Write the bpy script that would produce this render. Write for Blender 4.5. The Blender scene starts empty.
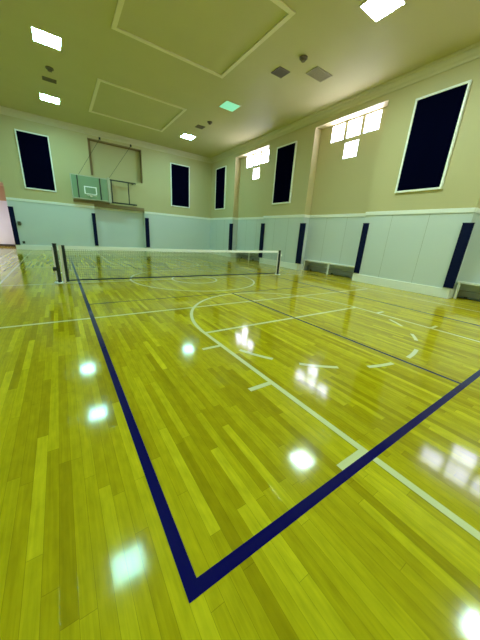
import bpy, bmesh, math, random
from mathutils import Vector, Matrix
random.seed(7)
S = bpy.context.scene
C = S.collection
PI = math.pi

# ------------------------------------------------------------------ camera
YAW, PITCH, ROLL, FPX = 0.6114907, 0.3178795, 0.0647595, 254.49
cy, sy, cp, sp = math.cos(YAW), math.sin(YAW), math.cos(PITCH), math.sin(PITCH)
fw = Vector((sy*cp, cy*cp, -sp)); rt = Vector((cy, -sy, 0)); up = rt.cross(fw)
cr, sr = math.cos(ROLL), math.sin(ROLL)
r2 = cr*rt + sr*up; u2 = -sr*rt + cr*up
cam = bpy.data.cameras.new('camera'); camo = bpy.data.objects.new('camera', cam); C.objects.link(camo)
cam.sensor_fit = 'VERTICAL'; cam.sensor_height = 36; cam.lens = FPX/640*36; cam.clip_start = 0.05
M = Matrix((r2, u2, -fw)).transposed().to_4x4(); M.translation = (-0.22963, -0.53810, 1.32368)
camo.matrix_world = M
S.camera = camo

# ------------------------------------------------------------------ world, light levels, exposure
LAMP = (0.40, 0.95, 0.88); LAMP_E = 84.0; LAMP_NEAR_E = 56.0; LAMP_PALE_E = 135.0
LAMP_PALE = (0.66, 0.96, 0.86)           # ceiling troffers
DIM_E = 0.55                                      # the one weak troffer
DAY = (0.74, 0.74, 1.0); DAY_E = 21.0             # daylight behind the frosted panes
DOOR_GLOW_E = 6.0  # glow of the made-up door that brightens the corridor
w = bpy.data.worlds.new('world'); S.world = w; w.use_nodes = True
w.node_tree.nodes['Background'].inputs[0].default_value = (0.6, 0.7, 0.9, 1)
w.node_tree.nodes['Background'].inputs[1].default_value = 0.3
S.view_settings.view_transform = 'Standard'; S.view_settings.look = 'None'
S.view_settings.gamma = 1; S.view_settings.use_curve_mapping = False
S.view_settings.exposure = 0.0

# ------------------------------------------------------------------ materials
def nodes(m): return m.node_tree.nodes, m.node_tree.links
def mat(name, col, rough=0.6, metal=0.0, spec=0.5, var=0.05, scale=3.0, bump=0.0, bscale=200.0, alpha=1.0, emit=None, estr=0):
    m = bpy.data.materials.new(name); m.use_nodes = True
    N, L = nodes(m); b = N['Principled BSDF']
    b.inputs['Roughness'].default_value = rough; b.inputs['Metallic'].default_value = metal
    b.inputs['Specular IOR Level'].default_value = spec; b.inputs['Alpha'].default_value = alpha
    tc = N.new('ShaderNodeTexCoord')
    if var:
        n = N.new('ShaderNodeTexNoise'); n.inputs['Scale'].default_value = scale; n.inputs['Detail'].default_value = 4
        mx = N.new('ShaderNodeMixRGB')
        mx.inputs[1].default_value = tuple(c*(1-var) for c in col)+(1,); mx.inputs[2].default_value = tuple(min(1, c*(1+var)) for c in col)+(1,)
        L.new(tc.outputs['Object'], n.inputs['Vector']); L.new(n.outputs['Fac'], mx.inputs[0]); L.new(mx.outputs[0], b.inputs['Base Color'])
    else: b.inputs['Base Color'].default_value = tuple(col)+(1,)
    if bump:
        n2 = N.new('ShaderNodeTexNoise'); n2.inputs['Scale'].default_value = bscale
        bp = N.new('ShaderNodeBump'); bp.inputs['Strength'].default_value = bump; bp.inputs['Distance'].default_value = 0.002
        L.new(tc.outputs['Object'], n2.inputs['Vector']); L.new(n2.outputs['Fac'], bp.inputs['Height']); L.new(bp.outputs[0], b.inputs['Normal'])
    if emit:
        b.inputs['Emission Color'].default_value = tuple(emit)+(1,); b.inputs['Emission Strength'].default_value = estr
    return m

def math_node(N, L, op, a, b=None, c=None):
    n = N.new('ShaderNodeMath'); n.operation = op
    for i, v in enumerate((a, b, c)):
        if v is None: continue
        if isinstance(v, (int, float)): n.inputs[i].default_value = v
        else: L.new(v, n.inputs[i])
    return n.outputs[0]

FLOOR_SPEC = 0.24
def floor_mat():
    m = bpy.data.materials.new('maple_strip_floor'); m.use_nodes = True
    N, L = nodes(m); b = N['Principled BSDF']
    tc = N.new('ShaderNodeTexCoord'); s = N.new('ShaderNodeSeparateXYZ'); L.new(tc.outputs['Object'], s.inputs[0])
    f = lambda op, a, b_=None, c=None: math_node(N, L, op, a, b_, c)
    u = f('DIVIDE', s.outputs[0], 0.0572); iu = f('FLOOR', u); fu = f('FRACT', u)
    wn = N.new('ShaderNodeTexWhiteNoise'); wn.noise_dimensions = '1D'; L.new(iu, wn.inputs['W'])
    off = f('MULTIPLY', wn.outputs['Value'], 7.3)
    v = f('ADD', f('DIVIDE', s.outputs[1], 0.78), off); iv = f('FLOOR', v); fv = f('FRACT', v)
    cid = N.new('ShaderNodeCombineXYZ'); L.new(iu, cid.inputs[0]); L.new(iv, cid.inputs[1])
    wn2 = N.new('ShaderNodeTexWhiteNoise'); wn2.noise_dimensions = '3D'; L.new(cid.outputs[0], wn2.inputs['Vector'])
    ramp = N.new('ShaderNodeValToRGB'); L.new(wn2.outputs['Value'], ramp.inputs[0])
    e = ramp.color_ramp.elements
    e[0].position = 0; e[0].color = (0.41, 0.300, 0.0045, 1)
    e[1].position = 1; e[1].color = (0.74, 0.60, 0.016, 1)
    x = e.new(0.3); x.color = (0.51, 0.385, 0.006, 1)
    x = e.new(0.75); x.color = (0.60, 0.47, 0.009, 1)
    # long grain
    mp = N.new('ShaderNodeMapping'); mp.inputs['Scale'].default_value = (70, 3.0, 1); L.new(tc.outputs['Object'], mp.inputs[0])
    ad = N.new('ShaderNodeVectorMath'); ad.operation = 'ADD'; L.new(mp.outputs[0], ad.inputs[0])
    sc = N.new('ShaderNodeVectorMath'); sc.operation = 'SCALE'; L.new(wn2.outputs['Color'], sc.inputs[0]); sc.inputs['Scale'].default_value = 40
    L.new(sc.outputs[0], ad.inputs[1])
    g = N.new('ShaderNodeTexNoise'); g.inputs['Scale'].default_value = 1; g.inputs['Detail'].default_value = 5; g.inputs['Distortion'].default_value = 0.6
    L.new(ad.outputs[0], g.inputs['Vector'])
    mp2 = N.new('ShaderNodeMapping'); mp2.inputs['Scale'].default_value = (24, 9.0, 1); L.new(tc.outputs['Object'], mp2.inputs[0])
    g2 = N.new('ShaderNodeTexNoise'); g2.inputs['Scale'].default_value = 1; g2.inputs['Detail'].default_value = 3; L.new(mp2.outputs[0], g2.inputs['Vector'])
    k = f('ADD', f('MULTIPLY', g.outputs['Fac'], 0.50), f('MULTIPLY', g2.outputs['Fac'], 0.50)); k = f('ADD', k, 0.50)
    # seams
    du = f('ABSOLUTE', f('SUBTRACT', fu, 0.5)); dv = f('ABSOLUTE', f('SUBTRACT', fv, 0.5))
    seam = f('MAXIMUM', f('GREATER_THAN', du, 0.487), f('GREATER_THAN', dv, 0.4988))
    k2 = f('MULTIPLY', k, f('SUBTRACT', 1.0, f('MULTIPLY', seam, 0.42)))
    vm = N.new('ShaderNodeVectorMath'); vm.operation = 'SCALE'; L.new(ramp.outputs[0], vm.inputs[0]); L.new(k2, vm.inputs['Scale'])
    L.new(vm.outputs[0], b.inputs['Base Color'])
    # every board sits at a very slightly different tilt
    sub = N.new('ShaderNodeVectorMath'); sub.operation = 'SUBTRACT'; L.new(wn2.outputs['Color'], sub.inputs[0]); sub.inputs[1].default_value = (0.5, 0.5, 0.5)
    mul = N.new('ShaderNodeVectorMath'); mul.operation = 'MULTIPLY'; L.new(sub.outputs[0], mul.inputs[0]); mul.inputs[1].default_value = (0.005, 0.003, 0)
    bp = N.new('ShaderNodeBump'); bp.inputs['Strength'].default_value = 0.10; bp.inputs['Distance'].default_value = 0.0006
    hh = f('ADD', f('MULTIPLY', g.outputs['Fac'], 0.15), f('MULTIPLY', f('SUBTRACT', 1.0, seam), 0.8)); L.new(hh, bp.inputs['Height'])
    an = N.new('ShaderNodeVectorMath'); an.operation = 'ADD'; L.new(bp.outputs[0], an.inputs[0]); L.new(mul.outputs[0], an.inputs[1])
    nn = N.new('ShaderNodeVectorMath'); nn.operation = 'NORMALIZE'; L.new(an.outputs[0], nn.inputs[0])
    L.new(nn.outputs[0], b.inputs['Normal'])
    b.inputs['Roughness'].default_value = 0.085; b.inputs['Specular IOR Level'].default_value = FLOOR_SPEC
    return m

M_floor = floor_mat()
M_upper = mat('cream_wall_paint', (0.61, 0.52, 0.28), 0.55, spec=0.3, var=0.03, scale=0.8, bump=0.05)
M_lower = mat('sage_wainscot_paint', (0.68, 0.73, 0.73), 0.45, spec=0.3, var=0.03, scale=0.8, bump=0.03)
M_ceil = mat('ceiling_paint', (0.62, 0.55, 0.29), 0.55, spec=0.05, var=0.04, scale=1.2, bump=0.25, bscale=60)
M_trim = mat('cream_trim_paint', (0.96, 0.95, 0.90), 0.4, spec=0.4, var=0.02)
M_trimc = mat('ceiling_moulding_paint', (0.68, 0.60, 0.42), 0.45, spec=0.4, var=0.02)
M_seam = mat('panel_seam', (0.33, 0.36, 0.30), 0.6, var=0)
M_white = mat('white_court_paint', (0.85, 0.78, 0.42), 0.09, spec=FLOOR_SPEC, var=0.04, scale=9)
M_navy = mat('navy_court_paint', (0.0015, 0.002, 0.105), 0.09, spec=FLOOR_SPEC, var=0.10, scale=30)
M_pad = mat('navy_vinyl', (0.003, 0.006, 0.040), 0.6, spec=0.10, var=0.1)
M_acou = mat('navy_acoustic_cloth', (0.0012, 0.0016, 0.011), 0.95, spec=0.0, var=0.15, scale=60, bump=0.3)
M_black = mat('black_metal', (0.010, 0.012, 0.014), 0.4, var=0)
M_mesh = mat('black_net_cord', (0.02, 0.03, 0.03), 0.8, var=0)
M_tape = mat('white_net_tape', (0.98, 0.97, 0.96), 0.7, var=0.02)
M_frame = mat('ceiling_frame_paint', (0.88, 0.78, 0.54), 0.45, spec=0.3, var=0.02)
M_pole = mat('white_webbing', (0.85, 0.74, 0.70), 0.7, var=0.02)
M_vent = mat('olive_grille', (0.17, 0.13, 0.075), 0.6, var=0.1)
M_ventl = mat('pale_grille', (0.38, 0.32, 0.17), 0.6, var=0.05)
M_board = mat('green_tinted_backboard', (0.26, 0.37, 0.23), 0.15, var=0.03)
M_steel = mat('dark_green_steel', (0.03, 0.035, 0.025), 0.5, var=0)
M_pale = mat('pale_steel', (0.55, 0.52, 0.38), 0.5, var=0)
M_rim = mat('pale_rim', (0.80, 0.72, 0.6), 0.5, var=0)
M_pink = mat('pink_plaster', (0.78, 0.75, 0.82), 0.6, var=0.05, bump=0.1)
M_tan_falloff = mat('tan_falloff_plaster', (0.55, 0.36, 0.22), 0.6, var=0.06, bump=0.1)  # tan tone stands in for light fading towards the corridor top
M_dark = mat('dark_rubber_base', (0.05, 0.035, 0.03), 0.6, var=0)
M_brown = mat('brown_matte', (0.30, 0.20, 0.09), 0.6, var=0.05)
M_heat = mat('grey_enamel', (0.33, 0.32, 0.27), 0.5, var=0.03)
M_lamp = mat('lit_diffuser', (0.8, 0.8, 0.8), 0.5, var=0, emit=LAMP, estr=LAMP_E)
M_lamp_near = mat('lit_diffuser_strong', (0.8, 0.8, 0.8), 0.5, var=0, emit=LAMP, estr=LAMP_NEAR_E)
M_lamp_pale = mat('lit_diffuser_pale', (0.8, 0.8, 0.8), 0.5, var=0, emit=LAMP_PALE, estr=LAMP_PALE_E)
M_dim = mat('dim_diffuser', (0.4, 0.75, 0.55), 0.5, var=0, emit=(0.25, 1.0, 0.62), estr=DIM_E)
M_day = mat('daylit_frosted_glass', (0.7, 0.7, 0.75), 0.3, var=0, emit=DAY, estr=DAY_E)
M_door_glow = mat('added_door_glow', (0.7, 0.7, 0.75), 0.3, var=0, emit=(0.95, 0.93, 1.0), estr=DOOR_GLOW_E)
M_box = mat('olive_wall_box', (0.12, 0.10, 0.05), 0.5, var=0)
M_plate = mat('dark_outlet_plate', (0.05, 0.06, 0.05), 0.5, var=0)

# ------------------------------------------------------------------ helpers
def box(bm, x0, x1, y0, y1, z0, z1):
    v = [bm.verts.new((x, y, z)) for x in (x0, x1) for y in (y0, y1) for z in (z0, z1)]
    for f in ((0,1,3,2),(4,6,7,5),(0,4,5,1),(2,3,7,6),(0,2,6,4),(1,5,7,3)): bm.faces.new([v[i] for i in f])
def tube(bm, pts, r, seg=8, closed=False):
    rings = []
    n = len(pts)
    for i, p in enumerate(pts):
        p = Vector(p)
        a = Vector(pts[(i-1) % n]) if (i or closed) else p
        b = Vector(pts[(i+1) % n]) if (i < n-1 or closed) else p
        t = (b-a).normalized(); s = t.orthogonal().normalized() if abs(t.z) > .9 else t.cross(Vector((0,0,1))).normalized()
        q = t.cross(s)
        rings.append([bm.verts.new(p + r*(math.cos(2*PI*k/seg)*s + math.sin(2*PI*k/seg)*q)) for k in range(seg)])
    m = n if closed else n-1
    for i in range(m):
        A, B = rings[i], rings[(i+1) % n]
        for k in range(seg): bm.faces.new((A[k], A[(k+1) % seg], B[(k+1) % seg], B[k]))
    if not closed:
        bm.faces.new(rings[0][::-1]); bm.faces.new(rings[-1])
def obj(name, bm, m, parent=None, bevel=0, smooth=False, org=None):
    bmesh.ops.recalc_face_normals(bm, faces=bm.faces[:])
    if org is None and parent is None and bm.verts:
        xs = [v.co for v in bm.verts]
        org = Vector((sum((min(c[i] for c in xs), max(c[i] for c in xs)))/2 for i in range(3)))
    if org is not None:
        org = Vector(org); bmesh.ops.translate(bm, verts=bm.verts[:], vec=-org)
    me = bpy.data.meshes.new(name); bm.to_mesh(me); bm.free(); me.materials.append(m)
    if smooth:
        for p in me.polygons: p.use_smooth = True
    o = bpy.data.objects.new(name, me); C.objects.link(o)
    if parent is not None:
        o.parent = parent
        if org is None: org = Vector((0,0,0))
        o.matrix_parent_inverse = Matrix.Identity(4)
        o.location = org
    else: o.location = org
    if bevel:
        md = o.modifiers.new('bevel', 'BEVEL'); md.width = bevel; md.segments = 2; md.limit_method = 'ANGLE'
    return o
def thing(name, label, cat, loc, rotz=0, group=None):
    o = bpy.data.objects.new(name, None); C.objects.link(o); o.empty_display_size = .1
    o.location = loc; o.rotation_euler = (0, 0, rotz); o['label'] = label; o['category'] = cat
    if group: o['group'] = group
    return o
def tag(o, label, cat, group=None):
    o['label'] = label; o['category'] = cat
    if group: o['group'] = group
    return o
def boxes(name, bl, m, parent=None, bevel=0, org=None):
    bm = bmesh.new()
    for b in bl: box(bm, *b)
    return obj(name, bm, m, parent, bevel, org=org)
def struct(name, bl, m, bevel=0):
    o = boxes(name, bl, m, None, bevel, org=(0,0,0)); o['kind'] = 'structure'; return o
def dup(root, loc, label, group=None, rotz=None):
    r = root.copy(); C.objects.link(r); r.location = loc; r['label'] = label
    if rotz is not None: r.rotation_euler = (0, 0, rotz)
    if group: r['group'] = group
    for ch in list(root.children):
        c = ch.copy(); C.objects.link(c); c.parent = r
        for g in ch.children:
            d = g.copy(); C.objects.link(d); d.parent = c
    return r

# ------------------------------------------------------------------ room shell
W, D, H = 8.67, 16.57, 6.0
XL, YN = -2.95, -3.7
ZR = 2.32                                   # colour change on the walls
RX = 9.02                                   # back of the wall recesses
XO, YO = 9.5, 17.2
ZS = 5.57                                   # soffit of recesses
fl = struct('floor', [(-4.6, XO, YN-.3, 19.0, -.2, 0)], M_floor)
ce = struct('ceiling', [(XL-.3, XO, YN-.3, YO, H, H+.2)], M_ceil)

REC = [(10.62, 13.62), (4.97, 7.82), (-0.88, 2.0)]          # recesses in the right wall
front = [(13.62, D), (7.82, 10.62), (2.0, 4.97), (YN-.3, -0.88)]
hi, lo = [], []
for a, b in front: hi.append((W, XO, a, b, ZR, H)); lo.append((W, XO, a, b, 0, ZR))
WIN = []
for a, b in REC:
    c = (a+b)/2 - .09
    hi.append((W, XO, a, b, ZS, H))
    cols = [(c-.98, c-.38), (c-.30, c+.30), (c+.38, c+.98)]
    for i, (p, q) in enumerate(cols): WIN.append((p, q, 4.97, 5.55))
    WIN.append((c-.30, c+.30, 4.31, 4.87))
    # back of the recess, with four openings
    hi += [(RX, XO, a, cols[0][0], 4.97, ZS), (RX, XO, cols[2][1], b, 4.97, ZS), (RX, XO, cols[0][1], cols[1][0], 4.97, 5.55), (RX, XO, cols[1][1], cols[2][0], 4.97, 5.55),
           (RX, XO, cols[0][0], cols[2][1], 5.55, ZS), (RX, XO, a, b, 4.87, 4.97), (RX, XO, a, c-.30, 4.31, 4.87), (RX, XO, c+.30, b, 4.31, 4.87), (RX, XO, a, b, ZR, 4.31)]
    lo += [(RX, RX+.06, a, b, .47, ZR), (RX+.36, XO, a, b, 0, .47), (RX+.06, XO, a, b, .47, ZR)]
wr = struct('wall_right', hi, M_upper)
boxes('wainscot', lo, M_lower, wr)
# back wall with the hoop bay and the doorway
BX0, BX1 = 1.55, 4.2
DX1 = -2.1
hi = [(DX1, BX0, D, YO, ZR, H), (BX1, XO, D, YO, ZR, H), (BX0, BX1, D, YO, 5.6, H), (BX0, BX1, D, YO, 2.56, 3.9),
      (BX0, BX1, D+.36, YO, 3.9, 5.6), (XL-.3, DX1, D, YO, 3.02, H)]
lo = [(DX1, BX0, D, YO, 0, ZR), (BX1, XO, D, YO, 0, ZR), (BX0, BX1, D+.36, YO, 0, ZR)]
wb = struct('wall_back', hi, M_upper)
boxes('wainscot', lo, M_lower, wb)
boxes('wainscot', [(BX0, BX1, D+.36, YO, ZR, 2.56)], M_upper, wb)
boxes('top_band', [(BX0, BX1, D+.001, D+.36, 2.39, 2.56)], M_brown, wb)  # brown box across the top of the lower bay
boxes('bay_strips', [(BX1-.02, BX1, D+.002, D+.36, 3.9, 5.6), (BX0, BX0+.13, D+.20, D+.36, 3.9, 5.6), (BX0, BX1, D+.002, D+.36, 5.57, 5.6)], M_brown, wb)  # brown strips along the right, left and top of the upper bay
wl = struct('wall_left', [(XL-.3, XL, YN-.3, D, ZR, H)], M_upper)
boxes('wainscot', [(XL-.3, XL, YN-.3, D, 0, ZR)], M_lower, wl)
wf = struct('wall_front', [(XL-.3, XO, YN-.3, YN, ZR, H)], M_upper)
boxes('wainscot', [(XL-.3, XO, YN-.3, YN, 0, ZR)], M_lower, wf)
# corridor beyond the doorway
wc = struct('wall_corridor', [(-4.6, -1.9, 18.6, 18.8, 2.32, 3.02), (-1.9, -1.7, YO, 18.8, 2.32, 3.02), (-4.6, -4.4, YO, 18.8, 2.32, 3.02), (-4.6, XL-.3, YO-.2, YO, 2.32, 3.02),
                         (-4.6, -1.7, YO, 18.8, 3.02, 3.2)], M_tan_falloff)  # upper part coloured darker to imitate the light falling off
boxes('wainscot', [(-4.6, -1.9, 18.6, 18.8, .12, 2.32), (-1.9, -1.7, YO, 18.8, .12, 2.32), (-4.6, -4.4, YO, 18.8, 0, 2.32), (-4.6, XL-.3, YO-.2, YO, 0, 2.32)], M_pink, wc)
struct('baseboard_corridor', [(-4.6, -1.9, 18.57, 18.6, 0, .12), (-1.93, -1.9, YO, 18.57, 0, .12)], M_dark)
d1 = struct('added_door_1', [(-4.40, -4.34, 17.35, 17.42, 0, 2.1), (-4.40, -4.34, 18.43, 18.5, 0, 2.1), (-4.40, -4.34, 17.42, 18.43, 2.03, 2.1), (-4.40, -4.34, 17.42, 18.43, 0, .1)], M_dark)  # unseen door, added only to throw light into the corridor
boxes('added_glow_pane', [(-4.38, -4.36, 17.42, 18.43, .1, 2.03)], M_door_glow, d1)

# mouldings
def rail_pts():
    r = []
    for a, b in front: r.append((W-.03, W, a, b))
    for a, b in REC: r += [(RX-.03, RX, a, b), (W-.03, RX, b-.001, b+.0), (W-.0, RX, a, a+.03), (W, RX, b-.03, b)]
    return [(x0, x1, y0, y1, 2.27, 2.385) for x0, x1, y0, y1 in r if x1-x0 > .001 and y1-y0 > .005]
struct('trim_right', rail_pts(), M_trim, .006)
struct('trim_back', [(DX1, BX0, D-.03, D, 2.27, 2.385), (BX1, W, D-.03, D, 2.27, 2.385), (BX0, BX1, D+.33, D+.36, 2.27, 2.385)], M_trim, .006)
struct('trim_left', [(XL, XL+.03, YN, D, 2.27, 2.385)], M_trim, .006)
struct('trim_front', [(XL, W, YN, YN+.03, 2.27, 2.385)], M_trim, .006)
def base_boxes():
    r = []
    for a, b in front:
        a = max(a, YN); r += [(W-.035, W, a-.0, b+.0, 0, .27)]
        if b < D: r += [(W-.035, W+.30, b-.001, b+.03, 0, .27)]
        if a > YN: r += [(W-.035, W+.30, a-.03, a+.001, 0, .27)]
    return r
struct('baseboard_right', base_boxes(), M_trim, .008)
struct('baseboard_back', [(DX1+.0, BX0, D-.035, D, 0, .24), (BX1, W-.035, D-.035, D, 0, .24), (BX0, BX1, D+.325, D+.36, 0, .24)], M_trim, .008)
struct('baseboard_left', [(XL, XL+.035, YN, D, 0, .24)], M_trim, .008)
struct('baseboard_front', [(XL, W, YN, YN+.035, 0, .24)], M_trim, .008)

# crown moulding: an ogee profile swept round the room
prof = [(0, 5.745), (.028, 5.745), (.034, 5.775), (.05, 5.80), (.085, 5.83), (.105, 5.87), (.118, 5.925), (.15, 5.945), (.16, 5.999), (0, 5.999)]
def crown(name, a, b, inward):
    bm = bmesh.new(); a, b, inward = Vector(a), Vector(b), Vector(inward)
    t = (b-a).normalized(); R = []
    for base, s in ((a, 1), (b, -1)):
        R.append([bm.verts.new(base + inward*p + t*p*s + Vector((0, 0, z))) for p, z in prof])
    n = len(prof)
    for i in range(n): bm.faces.new((R[0][i], R[0][(i+1) % n], R[1][(i+1) % n], R[1][i]))
    bm.faces.new(R[0]); bm.faces.new(R[1][::-1])
    o = obj(name, bm, M_trimc, org=(0,0,0)); o['kind'] = 'structure'
crown('trim_1', (W, YN, 0), (W, D, 0), (-1, 0, 0)); crown('trim_2', (XL, D, 0), (W, D, 0), (0, -1, 0))
crown('trim_3', (XL, YN, 0), (XL, D, 0), (1, 0, 0)); crown('trim_4', (XL, YN, 0), (W, YN, 0), (0, 1, 0))
# ceiling mouldings: square picture-frame trims
def ceil_frame(n, x0, x1, y0, y1, t=.11):
    z0, z1 = H-.03, H
    struct('trim_%d' % n, [(x0, x1, y0, y0+t, z0, z1), (x0, x1, y1-t, y1, z0, z1), (x0, x0+t, y0+t, y1-t, z0, z1), (x1-t, x1, y0+t, y1-t, z0, z1)], M_frame, .008)
ceil_frame(5, 1.46, 4.62, 11.0, 14.15); ceil_frame(6, 1.46, 4.62, 5.02, 8.2); ceil_frame(7, 1.46, 4.62, -.95, 2.2)

# wainscot panel joints
js = []
for y in (8.75, 9.7, 14.6, 15.6, 3.0, 4.05): js.append((W-.002, W, y-.004, y+.004, .27, 2.27))
for a, b in REC:
    for k in (1/3, 2/3): y = a+(b-a)*k; js.append((RX-.002, RX, y-.004, y+.004, .52, 2.27))
boxes('panel_joint', js, M_seam, wr)

# windows: square frosted panes, three in a row and one below
for i, (y0, y1, z0, z1) in enumerate(WIN):
    t = .03; x0, x1 = RX-.002, RX+.04
    fr = struct('window_%d' % (i+1), [(x0, x1, y0, y1, z0, z0+t), (x0, x1, y0, y1, z1-t, z1), (x0, x1, y0, y0+t, z0+t, z1-t), (x0, x1, y1-t, y1, z0+t, z1-t)], M_trim, .005)
    boxes('glass_pane', [(x0+.02, x0+.035, y0+t, y1-t, z0+t, z1-t)], M_day, fr)
    boxes('glazing_bar', [(x0-.004, x0+.018, y1-.20, y1-.165, z0+t, z1-t)], M_trim, fr)

# recess skirting under the wainscot: white ledge, legs and a heater behind the gap
names = ['farthest recess', 'middle recess', 'nearest recess at the right edge']
for (a, b), nm in zip(REC, names):
    t = thing('wall_ledge', 'white ledge on short legs under the wainscot of the %s' % nm, 'ledge', (RX-.06, (a+b)/2, 0))
    h = (b-a)/2-.04
    boxes('shelf', [(-.02, .06, -h, h, .44, .50)], M_trim, t, .006)
    for yy in (-h+.05, 0, h-.05): boxes('leg', [(0, .045, yy-.03, yy+.03, 0, .44)], M_trim, t, .004)
    t = thing('baseboard_heater', 'grey baseboard heater in the dark gap under the %s' % nm, 'heater', (RX+.24, (a+b)/2, 0))
    boxes('housing', [(0, .11, -h+.02, h-.02, .05, .22)], M_heat, t, .01)
    for yy in (-h+.2, 0, h-.2): boxes('foot', [(.02, .09, yy-.03, yy+.03, 0, .05)], M_dark, t)

# ------------------------------------------------------------------ court lines (painted on the floor)
def line_mesh(polys, z):
    bm = bmesh.new()
    for p in polys:
        v = [bm.verts.new((x, y, z)) for x, y in p]; bm.faces.new(v)
    return bm
def rect(x0, x1, y0, y1): return [(x0, y0), (x1, y0), (x1, y1), (x0, y1)]
def arc(cx, cy_, r, a0, a1, t=.05, n=64, ry=None):
    ry = ry or r; out = []
    for i in range(n):
        a, b = math.radians(a0+(a1-a0)*i/n), math.radians(a0+(a1-a0)*(i+1)/n)
        out.append([(cx+(r-t/2)*math.cos(a), cy_+(ry-t/2)*math.sin(a)), (cx+(r+t/2)*math.cos(a), cy_+(ry+t/2)*math.sin(a)),
                    (cx+(r+t/2)*math.cos(b), cy_+(ry+t/2)*math.sin(b)), (cx+(r-t/2)*math.cos(b), cy_+(ry-t/2)*math.sin(b))])
    return out
def paint(name, polys, m, z, label):
    bm = line_mesh(polys, z); bmesh.ops.recalc_face_normals(bm, faces=bm.faces[:])
    for f in bm.faces:
        f.normal_update()
        if f.normal.z < 0: f.normal_flip()
    me = bpy.data.meshes.new(name); bm.to_mesh(me); bm.free(); me.materials.append(m)
    o = bpy.data.objects.new(name, me); C.objects.link(o); o.parent = fl; o['label'] = label; return o
ZN, ZW, ZW2 = .0016, .0008, .0011
Lw = .055
paint('court_baseline', [rect(0, 6.12, 0, Lw)], M_navy, ZN, 'navy near baseline')
paint('court_baseline', [rect(0, 6.12, 13.41, 13.46)], M_navy, ZN, 'navy far baseline')
paint('court_sideline', [rect(0, Lw, Lw, 13.41)], M_navy, ZN, 'navy left sideline')
paint('court_sideline', [rect(6.07, 6.12, Lw, 13.41)], M_navy, ZN, 'navy right sideline')
paint('court_kitchen_line', [rect(Lw, 6.07, 4.57, 4.60)], M_navy, ZN, 'thin navy line across before the net')
paint('court_kitchen_line', [rect(Lw, 6.07, 8.9, 8.93)], M_navy, ZN, 'thin navy line across beyond the net')
paint('court_centre_line', [rect(3.035, 3.075, Lw, 4.57)], M_navy, ZN, 'thin navy centre line')
paint('court_centre_line', [rect(3.035, 3.075, 8.93, 13.41)], M_navy, ZN, 'thin navy centre line beyond the net')
# volleyball: side, end, attack and centre lines
for x, l in ((-1.46, 'left'), (7.6, 'right')): paint('volleyball_sideline', [rect(x-.02, x+.02, -2.25, 15.75)], M_white, ZW, 'thin white %s sideline' % l)
for y, l in ((-2.25, 'near'), (15.75, 'far')): paint('volleyball_end_line', [rect(-1.46, 7.6, y-.02, y+.02)], M_white, ZW, 'thin white %s end line' % l)
for y, l in ((3.74, 'near'), (9.75, 'far')): paint('volleyball_attack_line', [rect(-1.44, 7.58, y-.025, y+.025)], M_white, ZW, 'white %s attack line' % l)
paint('half_way_line', [rect(XL+.04, W-.04, 6.72, 6.77)], M_white, ZW, 'white half way line under the net')
paint('basketball_sideline', [rect(-2.15, -2.10, YN+.1, D-.1)], M_white, ZW, 'white left basketball sideline')
# basketball keys and circles
CX = 3.12
def key(yf, s, nm):
    yb = yf - s*5.6
    ln = [rect(CX-1.83-.025, CX-1.83+.025, min(yb, yf), max(yb, yf)), rect(CX+1.83-.025, CX+1.83+.025, min(yb, yf), max(yb, yf)), rect(CX-1.805, CX+1.805, yf-.025, yf+.025)]
    paint('lane_line', ln, M_white, ZW2, 'white lines of the %s key' % nm)
    paint('free_throw_arc', arc(CX, yf, 1.83, 0 if s > 0 else 180, 180 if s > 0 else 360, ry=2.02), M_white, ZW2, 'white arc on top of the %s key' % nm)
    ds = [arc(CX, yf, 1.83, s*d0, s*d1, n=8) for d0, d1 in ((-39, -27), (-61, -51), (-87, -74), (-110, -98), (-135, -121.5), (-158, -144.5))] if s > 0 else [arc(CX, yf, 1.83, -s*0+d, d+11, n=8) for d in (27, 51, 74, 98, 121.5, 145)]
    paint('free_throw_dashes', [q for d in ds for q in d], M_white, ZW2, 'white dashes inside the %s key' % nm)
    mk = []
    for y, hw in ((2.0, .025), (1.03, .025), (.05, .05)):
        yy = yf - s*(2.47-y)
        for sd in (-1, 1):
            x0 = CX+sd*1.855; x1 = x0+sd*.24; mk.append(rect(min(x0, x1), max(x0, x1), yy-hw, yy+hw))
    paint('lane_mark', mk, M_white, ZW2, 'short white rebound marks beside the %s key' % nm)
key(2.47, 1, 'near'); key(11.03, -1, 'far')
paint('centre_circle', arc(3.06, 6.72, 1.83, 0, 360, n=96), M_white, ZW2, 'white centre circle')
paint('centre_circle', arc(3.0, 6.6, .66, 0, 360, n=64), M_white, ZW2, 'small white circle inside the centre circle')

# ------------------------------------------------------------------ pickleball net and posts
NY = 6.87
XA, XB = -.36, 6.60
net = thing('pickleball_net', 'black mesh net with white top tape stretched across the court', 'net', ((XA+XB)/2, NY, 0))
ox = (XA+XB)/2
x0, x1 = XA+.16-ox, XB-.10-ox
def top(x):
    t = (x-x0)/(x1-x0); return .86+.03*t - .04*4*t*(1-t)*.6
bm = bmesh.new()
n = 150
for i in range(n+1):
    x = x0+(x1-x0)*i/n; r = .0016
    box(bm, x-r, x+r, -.001, .001, .05, top(x)-.04)
for k in range(19):
    for i in range(30):
        xa, xb = x0+(x1-x0)*i/30, x0+(x1-x0)*(i+1)/30
        za = .05+(top(xa)-.09)*k/18; zb = .05+(top(xb)-.09)*k/18; r = .0016
        v = [bm.verts.new(c) for c in ((xa, .0012, za-r), (xb, .0012, zb-r), (xb, .0012, zb+r), (xa, .0012, za+r))]
        bm.faces.new(v)
obj('netting', bm, M_mesh, net)
bm = bmesh.new(); N_ = 24
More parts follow.
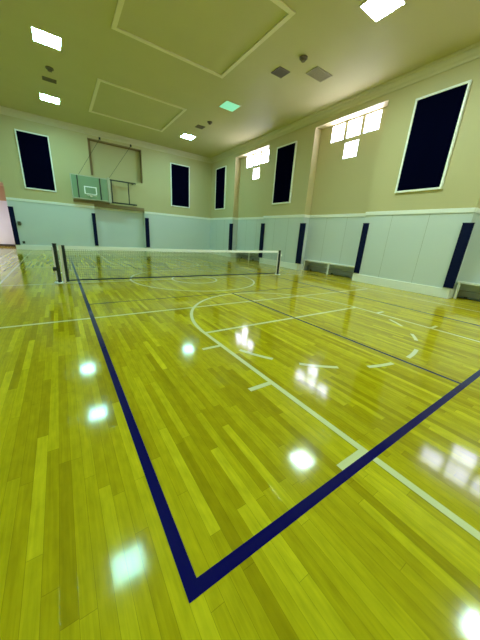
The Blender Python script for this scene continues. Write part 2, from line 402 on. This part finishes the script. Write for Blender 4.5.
for s in (-.006, .006):
    for i in range(N_):
        xa, xb = x0+(x1-x0)*i/N_, x0+(x1-x0)*(i+1)/N_
        bm.faces.new([bm.verts.new(c) for c in ((xa, s, top(xa)-.075), (xb, s, top(xb)-.075), (xb, s, top(xb)), (xa, s, top(xa)))])
for i in range(N_):
    xa, xb = x0+(x1-x0)*i/N_, x0+(x1-x0)*(i+1)/N_
    bm.faces.new([bm.verts.new(c) for c in ((xa, -.006, top(xa)), (xb, -.006, top(xb)), (xb, .006, top(xb)), (xa, .006, top(xa)))])
bmesh.ops.remove_doubles(bm, verts=bm.verts[:], dist=.0001)
obj('top_tape', bm, M_tape, net)
bm = bmesh.new(); tube(bm, [(x0+(x1-x0)*i/12, 0, .052) for i in range(13)], .017, 6); obj('bottom_cord', bm, M_mesh, net)
boxes('side_webbing', [(x0-.09, x0-.035, -.004, .004, .02, .87)], M_pole, net)
boxes('side_webbing', [(x1+.0, x1+.03, -.004, .004, .05, .87)], M_pole, net)
bm = bmesh.new(); tube(bm, [(x0, 0, .02), (x0, 0, .87)], .032); obj('side_dowel', bm, M_black, net, smooth=False)
def post(loc, label, side, crank):
    t = thing('net_post', label, 'net post', loc)
    bm = bmesh.new(); tube(bm, [(0, 0, .015), (0, 0, .885)], .04, 12); obj('pole', bm, M_black, t)
    bm = bmesh.new(); tube(bm, [(0, 0, .885), (0, 0, .905)], .045, 12); obj('cap', bm, M_black, t)
    bm = bmesh.new(); tube(bm, [(0, 0, 0), (0, 0, .015)], .11, 20); obj('base_plate', bm, M_tape, t)
    for z in (.22, .5, .78):
        bm = bmesh.new(); tube(bm, [(side*.03, 0, z), (side*-.066, 0, z+.015)], .006, 6); obj('lacing', bm, M_tape, t)
    boxes('strap', [(side*.045-.02, side*.045+.02, -.02, .02, .06, .82)], M_pole, t, .004)
    if crank:
        bm = bmesh.new(); tube(bm, [(side*.03, 0, .33), (side*.10, 0, .33)], .05, 12); o = obj('crank_housing', bm, M_black, t)
    else:
        bm = bmesh.new(); bmesh.ops.create_uvsphere(bm, u_segments=12, v_segments=8, radius=.045, matrix=Matrix.Translation((.07, 0, .72))); obj('tension_knob', bm, M_tape, t, smooth=True)
    return t
post((XA, NY, 0), 'black net post with round crank at the left end of the net', -1, True)
post((XB, NY, 0), 'black net post with white knob at the right end of the net', 1, False)

# ------------------------------------------------------------------ corner pads
def pad(name_label, axis_boxes, loc, zs=(.30, 2.0)):
    t = thing('corner_pad', name_label, 'wall pad', loc, 0, 'navy wall pads on the wall corners')
    for a, b, c, d in axis_boxes: boxes('cushion', [(a, b, c, d, zs[0], zs[1])], M_pad, t, .012)
    boxes('top_strip', [(a-.004, b+.004, c-.004, d+.004, zs[1], zs[1]+.02) for a, b, c, d in axis_boxes[:1]], M_pad, t)
    boxes('bottom_strip', [(a-.004, b+.004, c-.004, d+.004, zs[0]-.02, zs[0]) for a, b, c, d in axis_boxes[:1]], M_pale, t)
    return t
pad('tall navy pad on the wall corner farthest back on the right wall', [(-.08, -.001, -.09, .24)], (W, 13.62, 0))
pad('second navy pad from the far corner on the right wall', [(-.08, -.001, -.17, .08)], (W, 10.62, 0))
pad('navy pad just behind the right net post, at the recess edge', [(-.08, -.001, -.17, .11)], (W, 7.82, 0))
pad('navy pad at the near edge of the middle window recess', [(-.06, -.001, -.20, 0)], (W, 4.97, 0))
pad('largest navy pad, beside the nearest recess at the right edge', [(-.06, -.001, -.08, .16)], (W, 2.0, 0))
pad('navy pad on the back wall left of the green bay under the hoop', [(-.18, -.005, -.08, -.001)], (BX0, D, 0))
pad('navy pad on the back wall right of the green bay under the hoop', [(.0, .22, -.08, -.001)], (BX1, D, 0))
pad('navy pad beside the pink doorway on the back wall', [(0, .19, -.06, -.001)], (DX1, D, 0), (.24, 1.97))

# ------------------------------------------------------------------ acoustic panels
def acoustic(label, loc, rotz, w_=1.25, h=2.42):
    t = thing('acoustic_panel', label, 'wall panel', loc, rotz, 'dark framed panels high on the walls')
    d = .07; f = .055
    boxes('frame', [(-w_/2, w_/2, -d, -.0, -h/2, -h/2+f), (-w_/2, w_/2, -d, -.0, h/2-f, h/2), (-w_/2, -w_/2+f, -d, 0, -h/2+f, h/2-f), (w_/2-f, w_/2, -d, 0, -h/2+f, h/2-f)], M_trim, t, .006)
    boxes('fabric', [(-w_/2+f, w_/2-f, -d+.02, -.01, -h/2+f, h/2-f)], M_acou, t)
    return t
acoustic('dark framed panel at the left, above the pink doorway side of the back wall', (-.70, D, 4.07), 0)
acoustic('dark framed panel on the back wall near the far corner', (6.48, D, 4.07), 0)
acoustic('narrowest-looking dark framed panel, on the right wall next to the corner', (W, 15.22, 4.1), -PI/2)
acoustic('dark framed panel on the right wall between the two window recesses', (W, 9.37, 4.1), -PI/2)
acoustic('largest dark navy framed panel, nearest on the right wall', (W, 3.50, 4.1), -PI/2)

# ------------------------------------------------------------------ basketball hoop, folded sideways against the back wall
hp = thing('basketball_hoop', 'side-folding basketball backboard and frame on the back wall', 'basketball hoop', (2.9, D, 2.6))
def hb(name, bl, m, bev=0, par=None): return boxes(name, [(a-2.9, b-2.9, c-D, d-D, e-2.6, f-2.6) for a, b, c, d, e, f in bl], m, par or hp, bev)
Y0 = D-.30
bb = hb('backboard', [(.60, 2.24, Y0-.02, Y0+.02, 2.70, 3.76)], M_board, .01)
hb('edge_frame', [(.57, 2.27, Y0-.03, Y0+.03, 2.66, 2.71), (.57, 2.27, Y0-.03, Y0+.03, 3.75, 3.79), (.57, .61, Y0-.03, Y0+.03, 2.71, 3.75)], M_pale, .004, bb)
hb('target_square', [(1.13, 1.71, Y0-.026, Y0-.02, 3.25, 3.30), (1.13, 1.71, Y0-.026, Y0-.02, 2.93, 2.96), (1.13, 1.18, Y0-.026, Y0-.02, 2.96, 3.25), (1.66, 1.71, Y0-.026, Y0-.02, 2.96, 3.25)], M_tape, 0, bb)
hb('upright', [(.84, .89, Y0-.07, Y0-.03, 2.71, 3.75)], M_steel, .004); hb('upright', [(1.86, 1.91, Y0-.07, Y0-.03, 2.71, 3.75)], M_steel, .004)
hb('pivot_bar', [(2.26, 2.38, Y0-.05, Y0+.05, 2.62, 3.86)], M_pale, .006)
hb('top_beam', [(2.38, 3.72, Y0-.03, Y0+.04, 3.74, 3.80)], M_steel, .004); hb('bottom_beam', [(2.38, 3.72, Y0-.03, Y0+.04, 2.62, 2.69)], M_steel, .004)
hb('upright', [(2.42, 2.47, Y0-.02, Y0+.03, 2.69, 3.74)], M_steel); hb('upright', [(3.29, 3.34, Y0-.02, Y0+.03, 2.69, 3.74)], M_steel)
for x in (2.32, 3.6):
    for z in (2.65, 3.765): hb('wall_bracket', [(x-.03, x+.03, Y0+.04, D, z-.03, z+.03)], M_steel)
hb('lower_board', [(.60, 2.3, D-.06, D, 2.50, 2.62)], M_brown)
bm = bmesh.new(); rc = Vector((1.42-2.9, Y0-.30-D, 2.86-2.6))
tube(bm, [(rc.x+.225*math.cos(a), rc.y+.225*math.sin(a), rc.z) for a in [2*PI*k/24 for k in range(24)]], .012, 6, True)
box(bm, rc.x-.05, rc.x+.05, rc.y+.22, rc.y+.28, rc.z-.06, rc.z+.02)
rim = obj('rim', bm, M_rim, hp)
for (xa, za), (xb, zb) in (((2.12, 5.66), (.95, 3.79)), ((3.64, 5.66), (2.36, 3.84))):
    bm = bmesh.new(); tube(bm, [(xa-2.9, -.03, za-2.6), (xb-2.9, Y0-D, zb-2.6)], .008, 5); cbl = obj('guy_wire', bm, M_steel, hp)
    boxes('anchor', [(xa-2.9-.04, xa-2.9+.04, -.05, 0, za-2.6-.04, za-2.6+.07)], M_black, cbl)

# small fixtures by the doorway
t = thing('wall_box', 'small dark box on the back wall beside the pad by the doorway', 'wall box', (-1.78, D, 1.25))
boxes('body', [(-.07, .05, -.09, 0, -.09, .09)], M_box, t, .01); boxes('lever', [(.05, .09, -.07, -.02, -.04, .04)], M_pale, t, .005)
t = thing('wall_outlet', 'tiny dark outlet plate low on the back wall by the doorway pad', 'outlet', (-1.76, D, .36))
boxes('plate', [(-.05, .05, -.012, 0, -.06, .06)], M_plate, t, .004); boxes('socket', [(-.02, .02, -.016, -.012, -.035, .035)], M_black, t)

# ------------------------------------------------------------------ ceiling lights and grilles
def light(label, loc, m=M_lamp):
    t = thing('ceiling_light', label, 'ceiling light', loc, 0, 'square recessed ceiling lights')
    h = .30; f = .025
    boxes('frame', [(-h-f, h+f, -h-f, -h, -.012, 0), (-h-f, h+f, h, h+f, -.012, 0), (-h-f, -h, -h, h, -.012, 0), (h, h+f, -h, h, -.012, 0)], M_trimc, t)
    boxes('diffuser', [(-h, h, -h, h, -.008, -.001)], m, t)
    return t
l0 = light('square ceiling light at upper left, the larger of the two on the left', (.15, 9.81, H))
dup(l0, (.13, 14.0, H), 'square ceiling light on the left, above the left wall panel')
dup(l0, (5.87, 13.87, H), 'square ceiling light nearest the far corner')
light('bright square ceiling light cut by the top edge of the picture', (5.84, 3.78, H), M_lamp_pale)
light('square ceiling light out of frame, seen only as the nearest cyan reflection', (.14, 3.8, H), M_lamp_near)
light('square ceiling light out of frame, reflected in the bottom right corner', (5.85, -1.15, H), M_lamp_pale)
light('square ceiling light out of frame, above and behind the near left court corner', (.14, -1.15, H), M_lamp_near)
light('dim green square ceiling light between two bright ones', (5.77, 9.62, H), M_dim)

def grille(label, loc, w_, d, m):
    t = thing('ceiling_vent', label, 'vent', loc, 0)
    f = .03
    boxes('frame', [(-w_/2, w_/2, -d/2, -d/2+f, -.02, 0), (-w_/2, w_/2, d/2-f, d/2, -.02, 0), (-w_/2, -w_/2+f, -d/2+f, d/2-f, -.02, 0), (w_/2-f, w_/2, -d/2+f, d/2-f, -.02, 0)], m, t)
    k = max(3, int(d/.05)); boxes('louvre', [(-w_/2+f, w_/2-f, -d/2+f+(d-2*f)*(i+.15)/k, -d/2+f+(d-2*f)*(i+.75)/k, -.016, -.004) for i in range(k)], m, t)
    boxes('backing', [(-w_/2+f, w_/2-f, -d/2+f, d/2-f, -.003, -.0005)], M_dark, t)
    return t
grille('small dark vent between the two left ceiling lights', (.15, 12.28, H), .40, .26, M_vent)
grille('small dark vent just before the far corner ceiling light', (5.78, 12.25, H), .36, .34, M_vent)
grille('dark square vent left of the round detector over the right side', (5.80, 6.80, H), .40, .40, M_vent)
t = grille('largest vent, pale with a dark near edge, close to the right wall', (6.72, 6.13, H), .66, .44, M_ventl)
def detector(label, loc):
    t = thing('smoke_detector', label, 'detector', loc)
    bm = bmesh.new(); tube(bm, [(0, 0, 0), (0, 0, -.03)], .11, 16); obj('base', bm, M_vent, t)
    bm = bmesh.new(); tube(bm, [(0, 0, -.03), (0, 0, -.09)], .06, 12); obj('sensor_dome', bm, M_vent, t, .01)
    return t
detector('round dark detector above the vent between the left lights', (.17, 11.42, H))
detector('round detector beside the small vent near the far corner light', (5.87, 11.45, H))
detector('round detector between the two right side vents', (5.83, 5.92, H))
